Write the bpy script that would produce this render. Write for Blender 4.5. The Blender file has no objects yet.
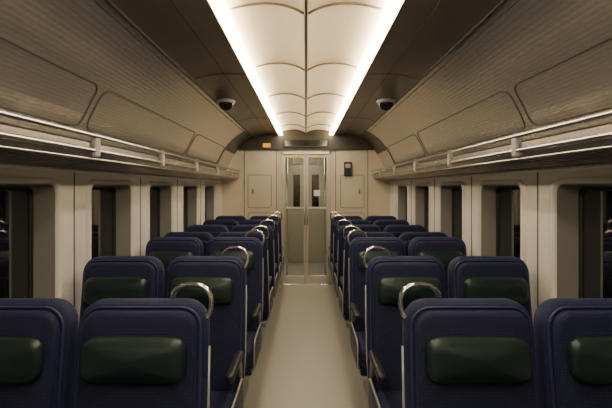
import bpy, math, random
from mathutils import Vector
random.seed(3)
CAMH=1.55
YB=-1.6      # rear end of the saloon
YE=6.5       # end bulkhead
W=1.33

# ------------------------------------------------------------ materials
def new_mat(name):
    m=bpy.data.materials.new(name); m.use_nodes=True
    nt=m.node_tree; b=nt.nodes['Principled BSDF']
    return m,nt,b
def simple(name,col,rough=.5,metal=0,noise=None,bump=0,spec=None,coat=0):
    m,nt,b=new_mat(name)
    b.inputs['Base Color'].default_value=(*col,1)
    b.inputs['Roughness'].default_value=rough
    b.inputs['Metallic'].default_value=metal
    if spec is not None: b.inputs['Specular IOR Level'].default_value=spec
    b.inputs['Coat Weight'].default_value=coat
    if noise:
        tc=nt.nodes.new('ShaderNodeTexCoord')
        n=nt.nodes.new('ShaderNodeTexNoise'); n.inputs['Scale'].default_value=noise
        n.inputs['Detail'].default_value=4
        nt.links.new(tc.outputs['Object'],n.inputs['Vector'])
        r=nt.nodes.new('ShaderNodeValToRGB')
        r.color_ramp.elements[0].position=.3; r.color_ramp.elements[1].position=.7
        r.color_ramp.elements[0].color=(*[c*.86 for c in col],1)
        r.color_ramp.elements[1].color=(*[min(1,c*1.10) for c in col],1)
        nt.links.new(n.outputs['Fac'],r.inputs['Fac'])
        nt.links.new(r.outputs['Color'],b.inputs['Base Color'])
        if bump:
            bp=nt.nodes.new('ShaderNodeBump'); bp.inputs['Strength'].default_value=bump
            bp.inputs['Distance'].default_value=.004
            nt.links.new(n.outputs['Fac'],bp.inputs['Height'])
            nt.links.new(bp.outputs['Normal'],b.inputs['Normal'])
    return m
def ribbed(name,col,rough,metal,scale,bump,axis='Y'):
    m,nt,b=new_mat(name)
    b.inputs['Roughness'].default_value=rough; b.inputs['Metallic'].default_value=metal
    tc=nt.nodes.new('ShaderNodeTexCoord')
    w=nt.nodes.new('ShaderNodeTexWave'); w.bands_direction=axis; w.inputs['Scale'].default_value=scale
    nt.links.new(tc.outputs['Object'],w.inputs['Vector'])
    r=nt.nodes.new('ShaderNodeValToRGB')
    r.color_ramp.elements[0].color=(*[c*.84 for c in col],1)
    r.color_ramp.elements[1].color=(*col,1)
    nt.links.new(w.outputs['Fac'],r.inputs['Fac']); nt.links.new(r.outputs['Color'],b.inputs['Base Color'])
    bp=nt.nodes.new('ShaderNodeBump'); bp.inputs['Strength'].default_value=bump; bp.inputs['Distance'].default_value=.001
    nt.links.new(w.outputs['Fac'],bp.inputs['Height']); nt.links.new(bp.outputs['Normal'],b.inputs['Normal'])
    return m
def emit(name,col,s):
    m,nt,b=new_mat(name)
    b.inputs['Base Color'].default_value=(*col,1)
    b.inputs['Emission Color'].default_value=(*col,1); b.inputs['Emission Strength'].default_value=s
    return m
def fabric():
    m,nt,b=new_mat('blue_moquette')
    tc=nt.nodes.new('ShaderNodeTexCoord')
    v=nt.nodes.new('ShaderNodeTexVoronoi'); v.inputs['Scale'].default_value=95; v.inputs['Randomness'].default_value=.15
    nt.links.new(tc.outputs['Object'],v.inputs['Vector'])
    r=nt.nodes.new('ShaderNodeValToRGB')
    r.color_ramp.elements[0].position=.12; r.color_ramp.elements[0].color=(.024,.036,.125,1)
    r.color_ramp.elements[1].position=.30; r.color_ramp.elements[1].color=(.0045,.0078,.043,1)
    nt.links.new(v.outputs['Distance'],r.inputs['Fac'])
    nt.links.new(r.outputs['Color'],b.inputs['Base Color'])
    b.inputs['Roughness'].default_value=.8
    b.inputs['Sheen Weight'].default_value=.10
    b.inputs['Sheen Tint'].default_value=(.22,.30,.85,1)
    n=nt.nodes.new('ShaderNodeTexNoise'); n.inputs['Scale'].default_value=350
    nt.links.new(tc.outputs['Object'],n.inputs['Vector'])
    bp=nt.nodes.new('ShaderNodeBump'); bp.inputs['Strength'].default_value=.3; bp.inputs['Distance'].default_value=.002
    nt.links.new(n.outputs['Fac'],bp.inputs['Height']); nt.links.new(bp.outputs['Normal'],b.inputs['Normal'])
    return m
M_FAB=fabric()
M_SHELL=simple('navy_shell',(.007,.011,.042),.45,noise=25)
M_PIPE=simple('blue_piping',(.024,.034,.12),.5)
M_GREEN=simple('green_leather',(.010,.027,.025),.34,noise=9,bump=.8)
M_STEEL=simple('polished_steel',(.80,.78,.74),.18,1)
M_GREYP=simple('grey_plastic',(.36,.36,.35),.4)
M_DARK=simple('dark_plastic',(.02,.02,.022),.4)
M_CREAM=simple('pale_grey_panel',(.68,.665,.625),.32,noise=1.2)
M_ENDW=simple('end_wall_laminate',(.62,.55,.43),.38,noise=.8)
M_REVEAL=simple('window_reveal_grey',(.24,.235,.225),.3)
M_RUBBER=simple('rubber_gasket',(.012,.012,.012),.5)
M_CEIL=ribbed('ceiling_ribbed_silver',(.65,.615,.56),.25,.82,19,.14,'Z')
M_CEILD=simple('ceiling_bronze',(.21,.19,.165),.34,.65,noise=2)
M_HEAD=simple('header_bronze',(.055,.047,.036),.4,.3)
M_GROOVE=simple('groove',(.045,.04,.035),.6)
M_RACKU=simple('rack_underside',(.42,.40,.365),.22,.9,noise=2)
M_FLOOR=simple('speckled_linoleum',(.335,.33,.29),.32,noise=160,bump=.1)
M_DIFF=simple('diffuser_white',(.86,.75,.56),.5)
M_RIB=simple('diffuser_rib',(.20,.155,.095),.5)
M_STRIP=emit('light_strip',(1,.865,.65),24)
M_YEL=emit('yellow_label',(.85,.5,.06),.25)
M_WHITE=simple('white_label',(.75,.74,.7),.5)
def glassmat():
    m,nt,b=new_mat('night_glass')
    b.inputs['Base Color'].default_value=(.004,.005,.007,1); b.inputs['Roughness'].default_value=.03
    b.inputs['IOR'].default_value=1.9; b.inputs['Specular IOR Level'].default_value=.8
    return m
M_NIGHT=glassmat()
def clear():
    m,nt,b=new_mat('door_glass')
    b.inputs['Base Color'].default_value=(.90,.92,.89,1); b.inputs['Transmission Weight'].default_value=1
    b.inputs['Roughness'].default_value=.0; b.inputs['IOR'].default_value=1.1
    return m
M_GLASS=clear()

# ------------------------------------------------------------ mesh builder
class MB:
    def __init__(s): s.v=[];s.f=[];s.m=[];s.sm=[];s.mats=[]
    def mi(s,mat):
        if mat not in s.mats: s.mats.append(mat)
        return s.mats.index(mat)
    def add(s,vs,fs,mat,smooth=True):
        o=len(s.v); k=s.mi(mat); s.v+= [tuple(p) for p in vs]
        for f in fs: s.f.append([i+o for i in f]); s.m.append(k); s.sm.append(smooth)
    def box(s,x0,x1,y0,y1,z0,z1,mat,b=.004):
        sx,sy,sz=x1-x0,y1-y0,z1-z0
        b=min(b,sx*.3,sy*.3,sz*.3)
        slab(s,sx,sy,b*1.01,sz,b,0,lambda u,v,w:((x0+x1)/2+u,(y0+y1)/2+v,z0+w),mat,n=2,smooth=False)
    def tube(s,pts,r,mat,n=8,closed=False):
        pts=[Vector(p) for p in pts]; vs=[];fs=[]; N=len(pts)
        prev=None
        for i,p in enumerate(pts):
            if closed: t=(pts[(i+1)%N]-pts[i-1])
            else: t=(pts[min(i+1,N-1)]-pts[max(i-1,0)])
            t.normalize()
            if prev is None:
                a=Vector((0,0,1)) if abs(t.z)<.9 else Vector((1,0,0))
                u=t.cross(a).normalized()
            else:
                u=(prev-t*prev.dot(t)).normalized()
            prev=u; w=t.cross(u)
            for k in range(n):
                a=2*math.pi*k/n; vs.append(p+u*math.cos(a)*r+w*math.sin(a)*r)
        R=N if closed else N-1
        for i in range(R):
            j=(i+1)%N
            for k in range(n):
                fs.append((i*n+k,i*n+(k+1)%n,j*n+(k+1)%n,j*n+k))
        if not closed:
            fs.append(tuple(range(n))[::-1]); fs.append(tuple((N-1)*n+k for k in range(n)))
        s.add(vs,fs,mat)
    def mesh(s,name):
        me=bpy.data.meshes.new(name); me.from_pydata(s.v,[],s.f)
        for m in s.mats: me.materials.append(m)
        me.polygons.foreach_set('material_index',s.m); me.polygons.foreach_set('use_smooth',s.sm)
        me.update()
        import bmesh
        bm=bmesh.new(); bm.from_mesh(me); bmesh.ops.recalc_face_normals(bm,faces=bm.faces); bm.to_mesh(me); bm.free()
        return me
    def obj(s,name,parent=None,loc=(0,0,0)):
        o=bpy.data.objects.new(name,s.mesh(name)); bpy.context.scene.collection.objects.link(o)
        o.location=loc
        if parent: o.parent=parent
        return o
def rrect(w,h,r,n=6):
    w=max(w,1e-4);h=max(h,1e-4); r=max(min(r,w/2-1e-5,h/2-1e-5),1e-5); out=[]
    for cx,cy,a0 in((w/2-r,h/2-r,0),(-w/2+r,h/2-r,90),(-w/2+r,-h/2+r,180),(w/2-r,-h/2+r,270)):
        for k in range(n+1):
            a=math.radians(a0+90*k/n); out.append((cx+r*math.cos(a),cy+r*math.sin(a)))
    return out
def densify(pts,maxd):
    out=[];N=len(pts)
    for i in range(N):
        a=pts[i];b=pts[(i+1)%N]; d=math.hypot(a[0]-b[0],a[1]-b[1]); k=max(1,int(d/maxd))
        for j in range(k): out.append((a[0]+(b[0]-a[0])*j/k,a[1]+(b[1]-a[1])*j/k))
    return out
def slab(mb,w,h,r,d,e,bulge,T,mat,n=6,smooth=True,dens=None):
    """rounded-rect plate in (u,v), thickness along w with rounded edges, domed front"""
    base=rrect(w,h,r,n)
    if dens: base=densify(base,dens)
    def inset(i):
        fx=(w-2*i)/w; fy=(h-2*i)/h
        return [(u*fx,v*fy) for u,v in base]
    rings=[]; q=3 if smooth else 1
    for k in range(q+1):
        a=math.pi/2*k/q; rings.append((inset(e*(1-math.sin(a))),e*(1-math.cos(a))))
    for k in range(q+1):
        a=math.pi/2*k/q; rings.append((inset(e*(1-math.cos(a))),d-e+e*math.sin(a)))
    last=rings[-1]
    steps=[.85,.65,.4,.18] if (bulge or dens) else []
    for s_ in steps:
        rings.append(([(u*s_,v*s_) for u,v in last[0]],d+bulge*(1-s_*s_)))
    vs=[];fs=[];N=len(base)
    for pts,ww in rings:
        for u,v in pts: vs.append(T(u,v,ww))
    for i in range(len(rings)-1):
        for k in range(N):
            fs.append((i*N+k,i*N+(k+1)%N,(i+1)*N+(k+1)%N,(i+1)*N+k))
    c=len(vs); vs.append(T(0,0,d+bulge)); L=(len(rings)-1)*N
    for k in range(N): fs.append((L+k,L+(k+1)%N,c))
    c2=len(vs); vs.append(T(0,0,0))
    for k in range(N): fs.append(((k+1)%N,k,c2))
    mb.add(vs,fs,mat,smooth)

# ------------------------------------------------------------ seat
TOP=1.145
def rec(z):   # recline offset
    t=(z-.40)/.75
    return -.13*(1-t)+ .02*math.sin(max(0,min(1,t))*math.pi)
def seat_mesh(side):
    mb=MB()
    zc=(TOP+.36)/2; H=TOP-.36
    def taper(u,v): return u*(1-.035*max(0,(v/H+.1)))
    slab(mb,.465,H,.085,.085,.030,.0,lambda u,v,w:(taper(u,v),rec(zc+v)+.075-w,zc+v),M_FAB,dens=.05)
    Hf=H-.05
    slab(mb,.405,Hf,.06,.035,.016,.014,lambda u,v,w:(taper(u,v),rec(zc+v)-.004-w+ .0,zc+v),M_FAB,dens=.05)
    pts=densify(rrect(.425,H-.035,.068,6),.05)
    mb.tube([(taper(u,v),rec(zc+v)-.010,zc+v) for u,v in pts],.0045,M_PIPE,n=6,closed=True)
    slab(mb,.42,H-.12,.06,.02,.01,0,lambda u,v,w:(-u*.98,rec(zc+v)+.072+w,zc+v-.01),M_SHELL,dens=.08)
    # headrest pillow
    hz=TOP-.172
    def th(u,v,w):
        pinch=1-.10*(abs(u)/.18)**3
        return (u,rec(hz+v)-.036-w,hz+v*pinch)
    slab(mb,.350,.150,.040,.050,.022,.018,th,M_GREEN,dens=.03)
    # cushion
    slab(mb,.45,.47,.06,.13,.035,.012,lambda u,v,w:(u,-.36+v,.335+w+.03*(-v/.47)),M_FAB,dens=.06)
    mb.box(-.215,.215,-.56,-.14,.29,.345,M_SHELL,.01)
    s=side if side else 0
    if s: 
        x0,x1=(-.20,.135) if s>0 else (-.135,.20)
    else: x0,x1=-.18,.18
    mb.box(x0,x1,-.46,-.10,.0,.05,M_GREYP,.008)
    mb.box(x0+.03,x1-.03,-.43,-.13,.045,.30,M_DARK,.01)
    # armrests
    for sx in (-1,1):
        xa=sx*.213
        slab(mb,.042,.32,.018,.04,.012,0,lambda u,v,w:(xa+u,-.26+v,.615+w),M_DARK,n=4)
        mb.tube([(xa,-.10,.50),(xa,-.11,.57),(xa,-.14,.625)],.014,M_GREYP)
    if s:
        xs=s*.224
        slab(mb,.44,.20,.06,.010,.004,0,lambda u,v,w:(xs+s*w,-.335+u,.42+v),M_SHELL,n=5)
        pts=rrect(.44,.20,.06,5)
        mb.tube([(xs+s*.009,-.335+u,.42+v) for u,v in pts],.006,M_GREYP,n=6,closed=True)
        mb.tube([(s*.228,rec(.45)+.03,.45),(s*.2325,rec(.6)+.035,.60),(s*.232,rec(.8)+.035,.80),(s*.229,rec(.98)+.035,.98)],.006,M_GREYP,n=6)
        # grab handle loop over the top corner
        cx=s*.2325
        P=[(cx-s*.145,-.02),(cx-s*.138,.016),(cx-s*.118,.038),(cx-s*.085,.050),(cx-s*.045,.050),(cx-s*.014,.036),(cx+s*.002,.010),(cx+s*.004,-.02),(cx-s*.002,-.045),(cx-s*.02,-.065)]
        Q=[]
        for i in range(len(P)-1):
            p0=P[max(i-1,0)];p1=P[i];p2=P[i+1];p3=P[min(i+2,len(P)-1)]
            for k in range(4):
                t=k/4
                Q.append(tuple(.5*((2*p1[c])+(-p0[c]+p2[c])*t+(2*p0[c]-5*p1[c]+4*p2[c]-p3[c])*t*t+(-p0[c]+3*p1[c]-3*p2[c]+p3[c])*t**3) for c in(0,1)))
        Q.append(P[-1])
        mb.tube([(x,.045-.03*(i/len(Q)),TOP+z) for i,(x,z) in enumerate(Q)],.0092,M_STEEL,n=10)
    return mb.mesh('train_seat_mesh')
ME={k:seat_mesh(k) for k in(-1,0,1)}
rows=[(.52,0),(1.45,0),(2.36,0),(3.28,0),(3.72,1),(4.42,1),(5.12,1),(5.80,1)]
for y,away in rows:
    for sg in(-1,1):
        for xc,aisle in((.577,True),(1.057,False)):
            k=0
            if aisle: k=-sg            # aisle lies towards x=0
            if away: k=-k
            o=bpy.data.objects.new('train_seat',ME[k]); bpy.context.scene.collection.objects.link(o)
            o.location=(sg*xc,y,0)
            if away: o.rotation_euler=(0,0,math.pi)

# ------------------------------------------------------------ floor
mb=MB(); mb.box(-W-.05,W+.05,YB,YE+1.9,-.06,0,M_FLOOR,.001); mb.obj('floor')
for i,sg in enumerate((-1,1)):
    mb=MB(); mb.box(min(sg*1.285,sg*1.328),max(sg*1.285,sg*1.328),YB+.01,YE-.02,.0,.16,M_GREYP,.01)
    mb.obj('baseboard_'+('left','right')[i])

# ------------------------------------------------------------ side walls with deep windows
wins=[]; y=1.58-.94*3
while y+.6<YE: wins.append((y,y+.60)); y+=.94
wins=[w for w in wins if w[0]>YB+.1]
ZT=1.565; ZB=.86; WT=CAMH+.117
DEP=.115
def wall(sg,name):
    mb=MB(); edges=[YB]+[(wins[i][1]+wins[i+1][0])/2 for i in range(len(wins)-1)]+[YE]
    z0c,z1c=.55,WT
    for i,(a,b) in enumerate(wins):
        n=8; rr=rrect(b-a,ZT-ZB,.05,n); cy=(a+b)/2; cz=(ZT+ZB)/2
        e0,e1=edges[i],edges[i+1]
        inner=[(u+cy,v+cz) for u,v in rr]; outer=[]
        for q in range(4):
            for k in range(n+1):
                u,v=inner[q*(n+1)+k]
                X=e1 if q in(0,3) else e0; Z=z1c if q in(0,1) else z0c
                first_v=(q in(0,2))
                if k==n//2: outer.append((X,Z))
                elif (k<n//2)==first_v: outer.append((X,v))
                else: outer.append((u,Z))
        N=len(inner)
        vs=[(sg*W,u,v) for u,v in outer]+[(sg*W,u,v) for u,v in inner]
        mb.add(vs,[(k,(k+1)%N,N+(k+1)%N,N+k) for k in range(N)],M_CREAM,False)
        lip=[(u+cy,v+cz) for u,v in rrect(b-a+.09,ZT-ZB+.07,.09,n)]
        vs=[(sg*W,u,v) for u,v in lip]+[(sg*(W-.016),p+cy,q+cz) for p,q in rrect(b-a+.07,ZT-ZB+.05,.08,n)]+[(sg*(W-.016),p+cy,q+cz) for p,q in rrect(b-a+.015,ZT-ZB+.01,.055,n)]+[(sg*(W+.004),u,v) for u,v in inner]
        fs=[]
        for r_ in range(3): fs+=[(r_*N+k,r_*N+(k+1)%N,(r_+1)*N+(k+1)%N,(r_+1)*N+k) for k in range(N)]
        mb.add(vs,fs,M_CREAM)
        sm=[(p+cy,q+cz) for p,q in rrect(b-a-.03,ZT-ZB-.03,.045,n)]
        vs=[(sg*(W+.004),u,v) for u,v in inner]+[(sg*(W+DEP),u,v) for u,v in sm]
        mb.add(vs,[(k,(k+1)%N,N+(k+1)%N,N+k) for k in range(N)],M_REVEAL)
        if i<len(wins)-1:
            mb.tube([(sg*(W-.001),e1,.56),(sg*(W-.001),e1,WT-.02)],.0035,M_GROOVE,n=6)
        wm=MB()
        ga=[(sg*(W+DEP-.006),u,v) for u,v in sm]; gb=[(sg*(W+DEP-.006),p+cy,q+cz) for p,q in rrect(b-a-.06,ZT-ZB-.06,.04,n)]; gc=[(sg*(W+DEP+.004),p+cy,q+cz) for p,q in rrect(b-a-.07,ZT-ZB-.07,.035,n)]
        wm.add(ga+gb+gc,[(k,(k+1)%N,N+(k+1)%N,N+k) for k in range(N)]+[(N+k,N+(k+1)%N,2*N+(k+1)%N,2*N+k) for k in range(N)],M_RUBBER)
        wm.add(gc,[tuple(range(N))],M_NIGHT,False)
        wins_obj.append(wm.obj('window_%d'%(len(wins_obj)+1)))
    mb.add([(sg*W,YB,0),(sg*W,YE,0),(sg*W,YE,.55),(sg*W,YB,.55)],[(0,1,2,3)],M_CREAM,False)
    mb.tube([(sg*(W-.002),YB,.55),(sg*(W-.002),YE,.55)],.006,M_GREYP,n=6)
    mb.obj(name)
wins_obj=[]
wall(-1,'wall_left'); wall(1,'wall_right')

# ------------------------------------------------------------ ceiling
prof=[(.43,.825),(.55,.830),(.66,.826),(.76,.806),(.83,.782),(.90,.745),(.98,.690),(1.05,.625),(1.11,.550),(1.16,.470),(1.205,.380),(1.245,.300),(1.29,.210),(1.33,.117)]
YC=5.70   # cove ends here; dark transition section up to the bulkhead
def cl(sg,y,h,x): return (sg*x,y,CAMH+h)
def pf(s):
    for i in range(len(prof)-1):
        if prof[i][0]<=s<=prof[i+1][0]:
            x0,h0=prof[i];x1,h1=prof[i+1]; t=(s-x0)/(x1-x0)
            def sl(j):
                a=prof[max(j-1,0)];b=prof[min(j+1,len(prof)-1)]; return (b[1]-a[1])/(b[0]-a[0])
            d=x1-x0; m0=sl(i)*d; m1=sl(i+1)*d
            return (2*t**3-3*t*t+1)*h0+(t**3-2*t*t+t)*m0+(-2*t**3+3*t*t)*h1+(t**3-t*t)*m1
mb=MB()
def strip_surface(xs,y0,y1,mat):
    for sg in(-1,1):
        vs=[];n=len(xs)
        for x in xs: vs.append(cl(sg,y0,pf(x),x))
        for x in xs: vs.append(cl(sg,y1,pf(x),x))
        mb.add(vs,[(i,i+1,n+i+1,n+i) for i in range(n-1)],mat,True)
flat=[.43+.40*i/12 for i in range(13)]; cove=[.83+.4999*i/30 for i in range(31)]
strip_surface(flat,YB,YE,M_CEILD)
strip_surface(cove,YB,YC,M_CEIL)
cu=[x for x in cove if x<1.13]; cd=[x for x in cove if x>=cu[-1]-1e-6]
strip_surface(cu,YC,YE,M_HEAD); strip_surface(cd,YC,YE,M_CEIL)
NT=36; tv=[];tf=[]
ribs=[]; y=1.98-.96*4
while y<YE: ribs.append(y); y+=.96
def trough_h(x):
    t=min(1,abs(x)/.40)
    return .848+.020*t+.052*math.sin(t**.85*math.pi)**.85 if t<1 else .868
yy=[]
for i in range(int((YE-YB)/.06)+1): yy.append(min(YE,YB+i*.0601))
yy[-1]=YE
def sag(y):
    d=min(abs(y-r) for r in ribs); return -.020*(1-min(1,d/.18))**2
for y in yy:
    for k in range(NT+1):
        x=-.40+.80*k/NT; tv.append((x,y,CAMH+trough_h(x)+sag(y)*min(1,4*(1-abs(x)/.4))))
for j in range(len(yy)-1):
    for k in range(NT): tf.append((j*(NT+1)+k,j*(NT+1)+k+1,(j+1)*(NT+1)+k+1,(j+1)*(NT+1)+k))
mb.add(tv,tf,M_DIFF)
for sg in(-1,1):
    mb.add([cl(sg,YB,.868,.40),cl(sg,YE,.868,.40),cl(sg,YE,.868,.432),cl(sg,YB,.868,.432)],[(0,1,2,3)],M_DIFF,False)
    mb.add([cl(sg,YB,.868,.432),cl(sg,YE,.868,.432),cl(sg,YE,.820,.432),cl(sg,YB,.820,.432)],[(0,1,2,3)],M_DIFF,False)
for sg in(-1,1):
    for xs,r in((.60,.002),(.83,.008),(.865,.003),(1.262,.004)):
        mb.tube([cl(sg,YB,pf(xs)-.001,xs),cl(sg,YE,pf(xs)-.001,xs)],r,M_GROOVE,n=6)
    y=2.28-1.92*2
    while y<YC:
        y0=max(y,YB+.02); y1=min(y+1.86,YC-.05)
        if y1-y0>.4:
            rr=densify(rrect(y1-y0,.26,.06,5),.05)
            pts=[]
            for u,v in rr:
                h=.435+v*.85
                lo,hi=.75,1.329
                for _ in range(24):
                    mid=(lo+hi)/2
                    if pf(mid)>h: lo=mid
                    else: hi=mid
                X=(lo+hi)/2
                pts.append((sg*(X-.001),(y0+y1)/2+u,CAMH+h-.001))
            mb.tube(pts,.0036,M_GROOVE,n=6,closed=True)
        y+=1.92
    for y in (3.0,4.9,1.1):
        mb.tube([cl(sg,y,pf(x)-.001,x) for x in (.44,.60,.70,.80,.825)],.002,M_GROOVE,n=5)
    mb.tube([cl(sg,YC,pf(x)-.002,x) for x in cove],.006,M_GROOVE,n=6)
mb.obj('ceiling')

# ceiling luminaire: strips, ribs, spine
mb=MB()
for sg in(-1,1):
    mb.box(min(sg*.368,sg*.426),max(sg*.368,sg*.426),YB+.02,YE-.04,CAMH+.816,CAMH+.846,M_STRIP,.006)
mb.obj('ceiling_light_strips')
mb=MB()
mb.box(-.009,.009,YB+.02,YE-.04,CAMH+.826,CAMH+.850,M_RIB,.003)
for r in ribs:
    if r<YB+.05: continue
    for sg in(-1,1):
        pts=[(sg*x,r,CAMH+trough_h(x)-.022) for x in [.012+.35*k/14 for k in range(15)]]
        mb.tube(pts,.0060,M_RIB,n=6)
mb.obj('light_diffuser_frame')

# dome cameras
M_DOME=simple('dome_black',(.008,.008,.008),.08)
for sg in(-1,1):
    mb=MB(); X=.725; H0=CAMH+pf(.80)-.022; Y=3.72
    vs=[];fs=[];n=24
    for rr_,zz in((.06,.016),(.080,.014),(.084,-.002),(.078,-.012),(.066,-.014)):
        for k in range(n): vs.append((X*sg+rr_*math.cos(6.2832*k/n),Y+rr_*math.sin(6.2832*k/n),H0+zz))
    for j in range(4):
        for k in range(n): fs.append((j*n+k,j*n+(k+1)%n,(j+1)*n+(k+1)%n,(j+1)*n+k))
    mb.add(vs,fs,M_GREYP)
    vs=[];fs=[]
    for j in range(7):
        a=math.pi/2*j/6
        for k in range(n): vs.append((X*sg+.066*math.cos(a)*math.cos(6.2832*k/n),Y+.066*math.cos(a)*math.sin(6.2832*k/n),H0-.013-.066*math.sin(a)))
    for j in range(6):
        for k in range(n): fs.append((j*n+k,j*n+(k+1)%n,(j+1)*n+(k+1)%n,(j+1)*n+k))
    mb.add(vs,fs,M_DOME)
    mb.obj('security_dome_camera')

# ------------------------------------------------------------ luggage racks
M_LIP=simple('rack_lip',(.30,.28,.25),.25,.85)
for sg in(-1,1):
    mb=MB()
    y0,y1=YB+.03,YE-.03
    def rod(x,h,r,m=M_STEEL): mb.tube([(sg*x,y0,CAMH+h),(sg*x,y1,CAMH+h)],r,m,n=12)
    rod(1.045,.252,.013); rod(1.050,.180,.012)
    for k in range(5): rod(1.10+.04*k,.192-.004*k,.0055)
    def q(a,b,m): mb.add([(sg*a[0],y0,CAMH+a[1]),(sg*a[0],y1,CAMH+a[1]),(sg*b[0],y1,CAMH+b[1]),(sg*b[0],y0,CAMH+b[1])],[(0,1,2,3)],m,False)
    # solid front edge + underside
    U=[(1.054,.216),(1.052,.172),(1.062,.140),(1.13,.128),(1.22,.116),(1.322,.102)]
    q(U[0],U[1],M_LIP)
    for a,b in zip(U[1:],U[2:]): q(a,b,M_RACKU)
    rod(1.064,.140,.006)
    for k in range(6):
        x=1.09+.036*k; mb.tube([(sg*x,y0,CAMH+.136-.13*(x-1.07)),(sg*x,y1,CAMH+.136-.13*(x-1.07))],.005,M_LIP,n=6)
    y=.17-.94
    while y<YE:
        mb.box(min(sg*1.036,sg*1.064),max(sg*1.036,sg*1.064),y-.022,y+.022,CAMH+.150,CAMH+.268,M_GREYP,.006)
        mb.tube([(sg*1.05,y,CAMH+.19),(sg*1.15,y,CAMH+.172),(sg*1.27,y,CAMH+.165)],.010,M_GREYP)
        y+=.94
    rod(1.312,.094,.010,M_CREAM)
    mb.obj('luggage_rack')

# ------------------------------------------------------------ end bulkhead
DX=.40; DT=CAMH+.565
def pz(y): return CAMH+(187-y)*YE/410
mb=MB()
for sg in (-1,1):
    a,b=sorted((sg*DX,sg*(W+.02)))
    mb.box(a,b,YE,YE+.06,0,CAMH+.60,M_ENDW,.002)
mb.box(-DX,DX,YE,YE+.06,DT,CAMH+.60,M_ENDW,.002)
mb.box(-W,W,YE-.03,YE,CAMH+.585,CAMH+.98,M_HEAD,.004)
mb.obj('wall_end')
mb=MB()
def framexz(x0,x1,z0,z1,r,rad,mat):
    pts=densify(rrect(x1-x0,z1-z0,r,5),.08); cx=(x0+x1)/2;cz=(z0+z1)/2
    mb.tube([(cx+u,YE-.001,cz+v) for u,v in pts],rad,mat,n=5,closed=True)
for sg in(-1,1):
    for X in(.47,.98):
        mb.tube([(sg*X,YE-.001,.02),(sg*X,YE-.001,CAMH+.58)],.005,M_GROOVE,n=5)
    a,b=sorted((sg*.55,sg*.92)); framexz(a,b,1.22,1.74,.03,.004,M_GROOVE)
    a,b=sorted((sg*.55,sg*.92)); framexz(a,b,.35,1.14,.03,.004,M_GROOVE)
    a,b=sorted((sg*.83,sg*.86)); mb.box(a,b,YE-.012,YE-.001,1.44,1.52,M_STEEL,.003)
mb.obj('trim_1')
mb=MB(); mb.box(-.36,.36,YE-.06,YE-.03,CAMH+.62,CAMH+.76,M_DARK,.006); mb.box(-.33,.33,YE-.064,YE-.06,CAMH+.645,CAMH+.735,simple('display_face',(.01,.012,.012),.1),.001); mb.obj('information_display')
mb=MB(); mb.box(.60,.72,YE-.05,YE-.001,pz(176),pz(162),M_DARK,.006); mb.box(.62,.70,YE-.053,YE-.05,pz(168),pz(164),M_GREYP,.001); mb.obj('wall_control_box')
mb=MB(); mb.box(-.68,-.56,YE-.045,YE-.031,pz(147.5),pz(143.5),M_YEL,.001); mb.obj('exit_sign_plate')

# ------------------------------------------------------------ glazed sliding doors
M_DFR=simple('door_frame_metal',(.56,.52,.45),.3,.4)
mb=MB()
mb.box(-DX,-DX+.035,YE-.02,YE+.07,0,DT,M_DFR,.004); mb.box(DX-.035,DX,YE-.02,YE+.07,0,DT,M_DFR,.004)
mb.box(-DX,DX,YE-.02,YE+.07,DT-.05,DT,M_DFR,.004); mb.box(-DX,DX,YE-.01,YE+.07,0,.012,M_STEEL,.002)
mb.obj('trim_2')
for i,(a,b) in enumerate(((-.362,-.003),(.003,.362))):
    mb=MB(); y0,y1=YE+.01,YE+.045; fr=.034
    mb.box(a,a+fr,y0,y1,.015,DT-.055,M_DFR,.004); mb.box(b-fr,b,y0,y1,.015,DT-.055,M_DFR,.004)
    mb.box(a+fr,b-fr,y0,y1,.015,.14,M_DFR,.004); mb.box(a+fr,b-fr,y0,y1,DT-.10,DT-.055,M_DFR,.004)
    mb.box(a+fr,b-fr,y0,y1,pz(209),pz(207),M_DFR,.004)
    mb.box(a+fr,b-fr,YE+.024,YE+.030,.14,DT-.10,M_GLASS,.001)
    mb.box(a+.12,a+.24,y0-.003,y0,DT-.094,DT-.062,M_YEL,.001)
    hx=b-fr/2 if i==0 else a+fr/2
    mb.tube([(hx,y0-.02,.95),(hx,y0-.04,.98),(hx,y0-.04,1.20),(hx,y0-.02,1.23)],.009,M_STEEL)
    if i==1: mb.box(a+.12,a+.22,YE+.021,YE+.024,pz(196),pz(190),M_WHITE,.001)
    mb.obj('door_%d'%(i+1))

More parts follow.
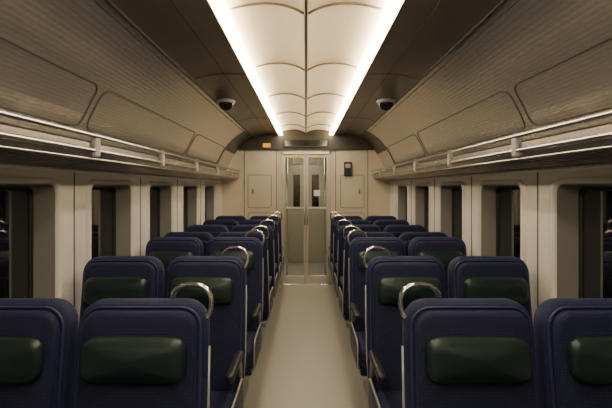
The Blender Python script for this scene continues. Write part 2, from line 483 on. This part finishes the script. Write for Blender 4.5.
# ------------------------------------------------------------ vestibule beyond
mb=MB(); Y0,Y1=YE+.06,YE+1.85
M_V=simple('vestibule_cream',(.54,.50,.42),.45,noise=1)
M_V2=simple('vestibule_door_grey',(.38,.365,.32),.35,.2)
mb.box(-.95,-.90,Y0,Y1,0,2.2,M_V,.002); mb.box(.90,.95,Y0,Y1,0,2.2,M_V,.002); mb.box(-.95,.95,Y1,Y1+.05,0,2.2,M_V,.002)
mb.box(-.36,.36,Y1-.02,Y1-.001,.02,2.0,M_V2,.002)
mb.box(-.012,.012,Y1-.03,Y1-.02,.02,2.0,M_DARK,.002)
for sg in(-1,1):
    a,b=sorted((sg*.12,sg*.26)); mb.box(a,b,Y1-.028,Y1-.02,1.1,1.80,M_NIGHT,.004)
mb.tube([(-.40,Y1-.02,0),(-.40,Y1-.02,2.02),(.40,Y1-.02,2.02),(.40,Y1-.02,0)],.02,M_DFR,n=6)
mb.tube([(-.33,Y0+.5,0.0),(-.33,Y0+.5,2.19)],.018,M_STEEL)
mb.tube([(.33,Y0+.5,0.0),(.33,Y0+.5,2.19)],.018,M_STEEL)
mb.obj('wall_vestibule')
mb=MB(); mb.box(-.95,.95,Y0,Y1+.05,2.2,2.25,M_V,.002); mb.obj('ceiling_vestibule')
mb=MB(); mb.box(-.3,.3,Y0+.7,Y0+.9,2.17,2.199,emit('vestibule_lamp',(1,.87,.65),30),.004); mb.obj('vestibule_ceiling_lamp')
# rear wall
mb=MB(); mb.box(-W-.02,W+.02,YB-.05,YB,0,CAMH+.95,M_ENDW,.002)
mb.box(-.40,.40,YB,YB+.01,.0,2.0,M_DFR,.004)
mb.box(-.30,.30,YB+.01,YB+.014,.9,1.85,M_NIGHT,.002)
mb.obj('wall_back')

# ------------------------------------------------------------ world + camera
w=bpy.data.worlds.new('night'); bpy.context.scene.world=w; w.use_nodes=True
w.node_tree.nodes['Background'].inputs[0].default_value=(.01,.012,.02,1)
w.node_tree.nodes['Background'].inputs[1].default_value=.2
cam=bpy.data.cameras.new('camera'); co=bpy.data.objects.new('camera',cam); bpy.context.scene.collection.objects.link(co)
co.location=(0,0,CAMH); co.rotation_euler=(math.pi/2,0,0)
cam.sensor_width=36; cam.lens=410/612*36; cam.shift_y=-17/612; cam.clip_start=.02
bpy.context.scene.camera=co
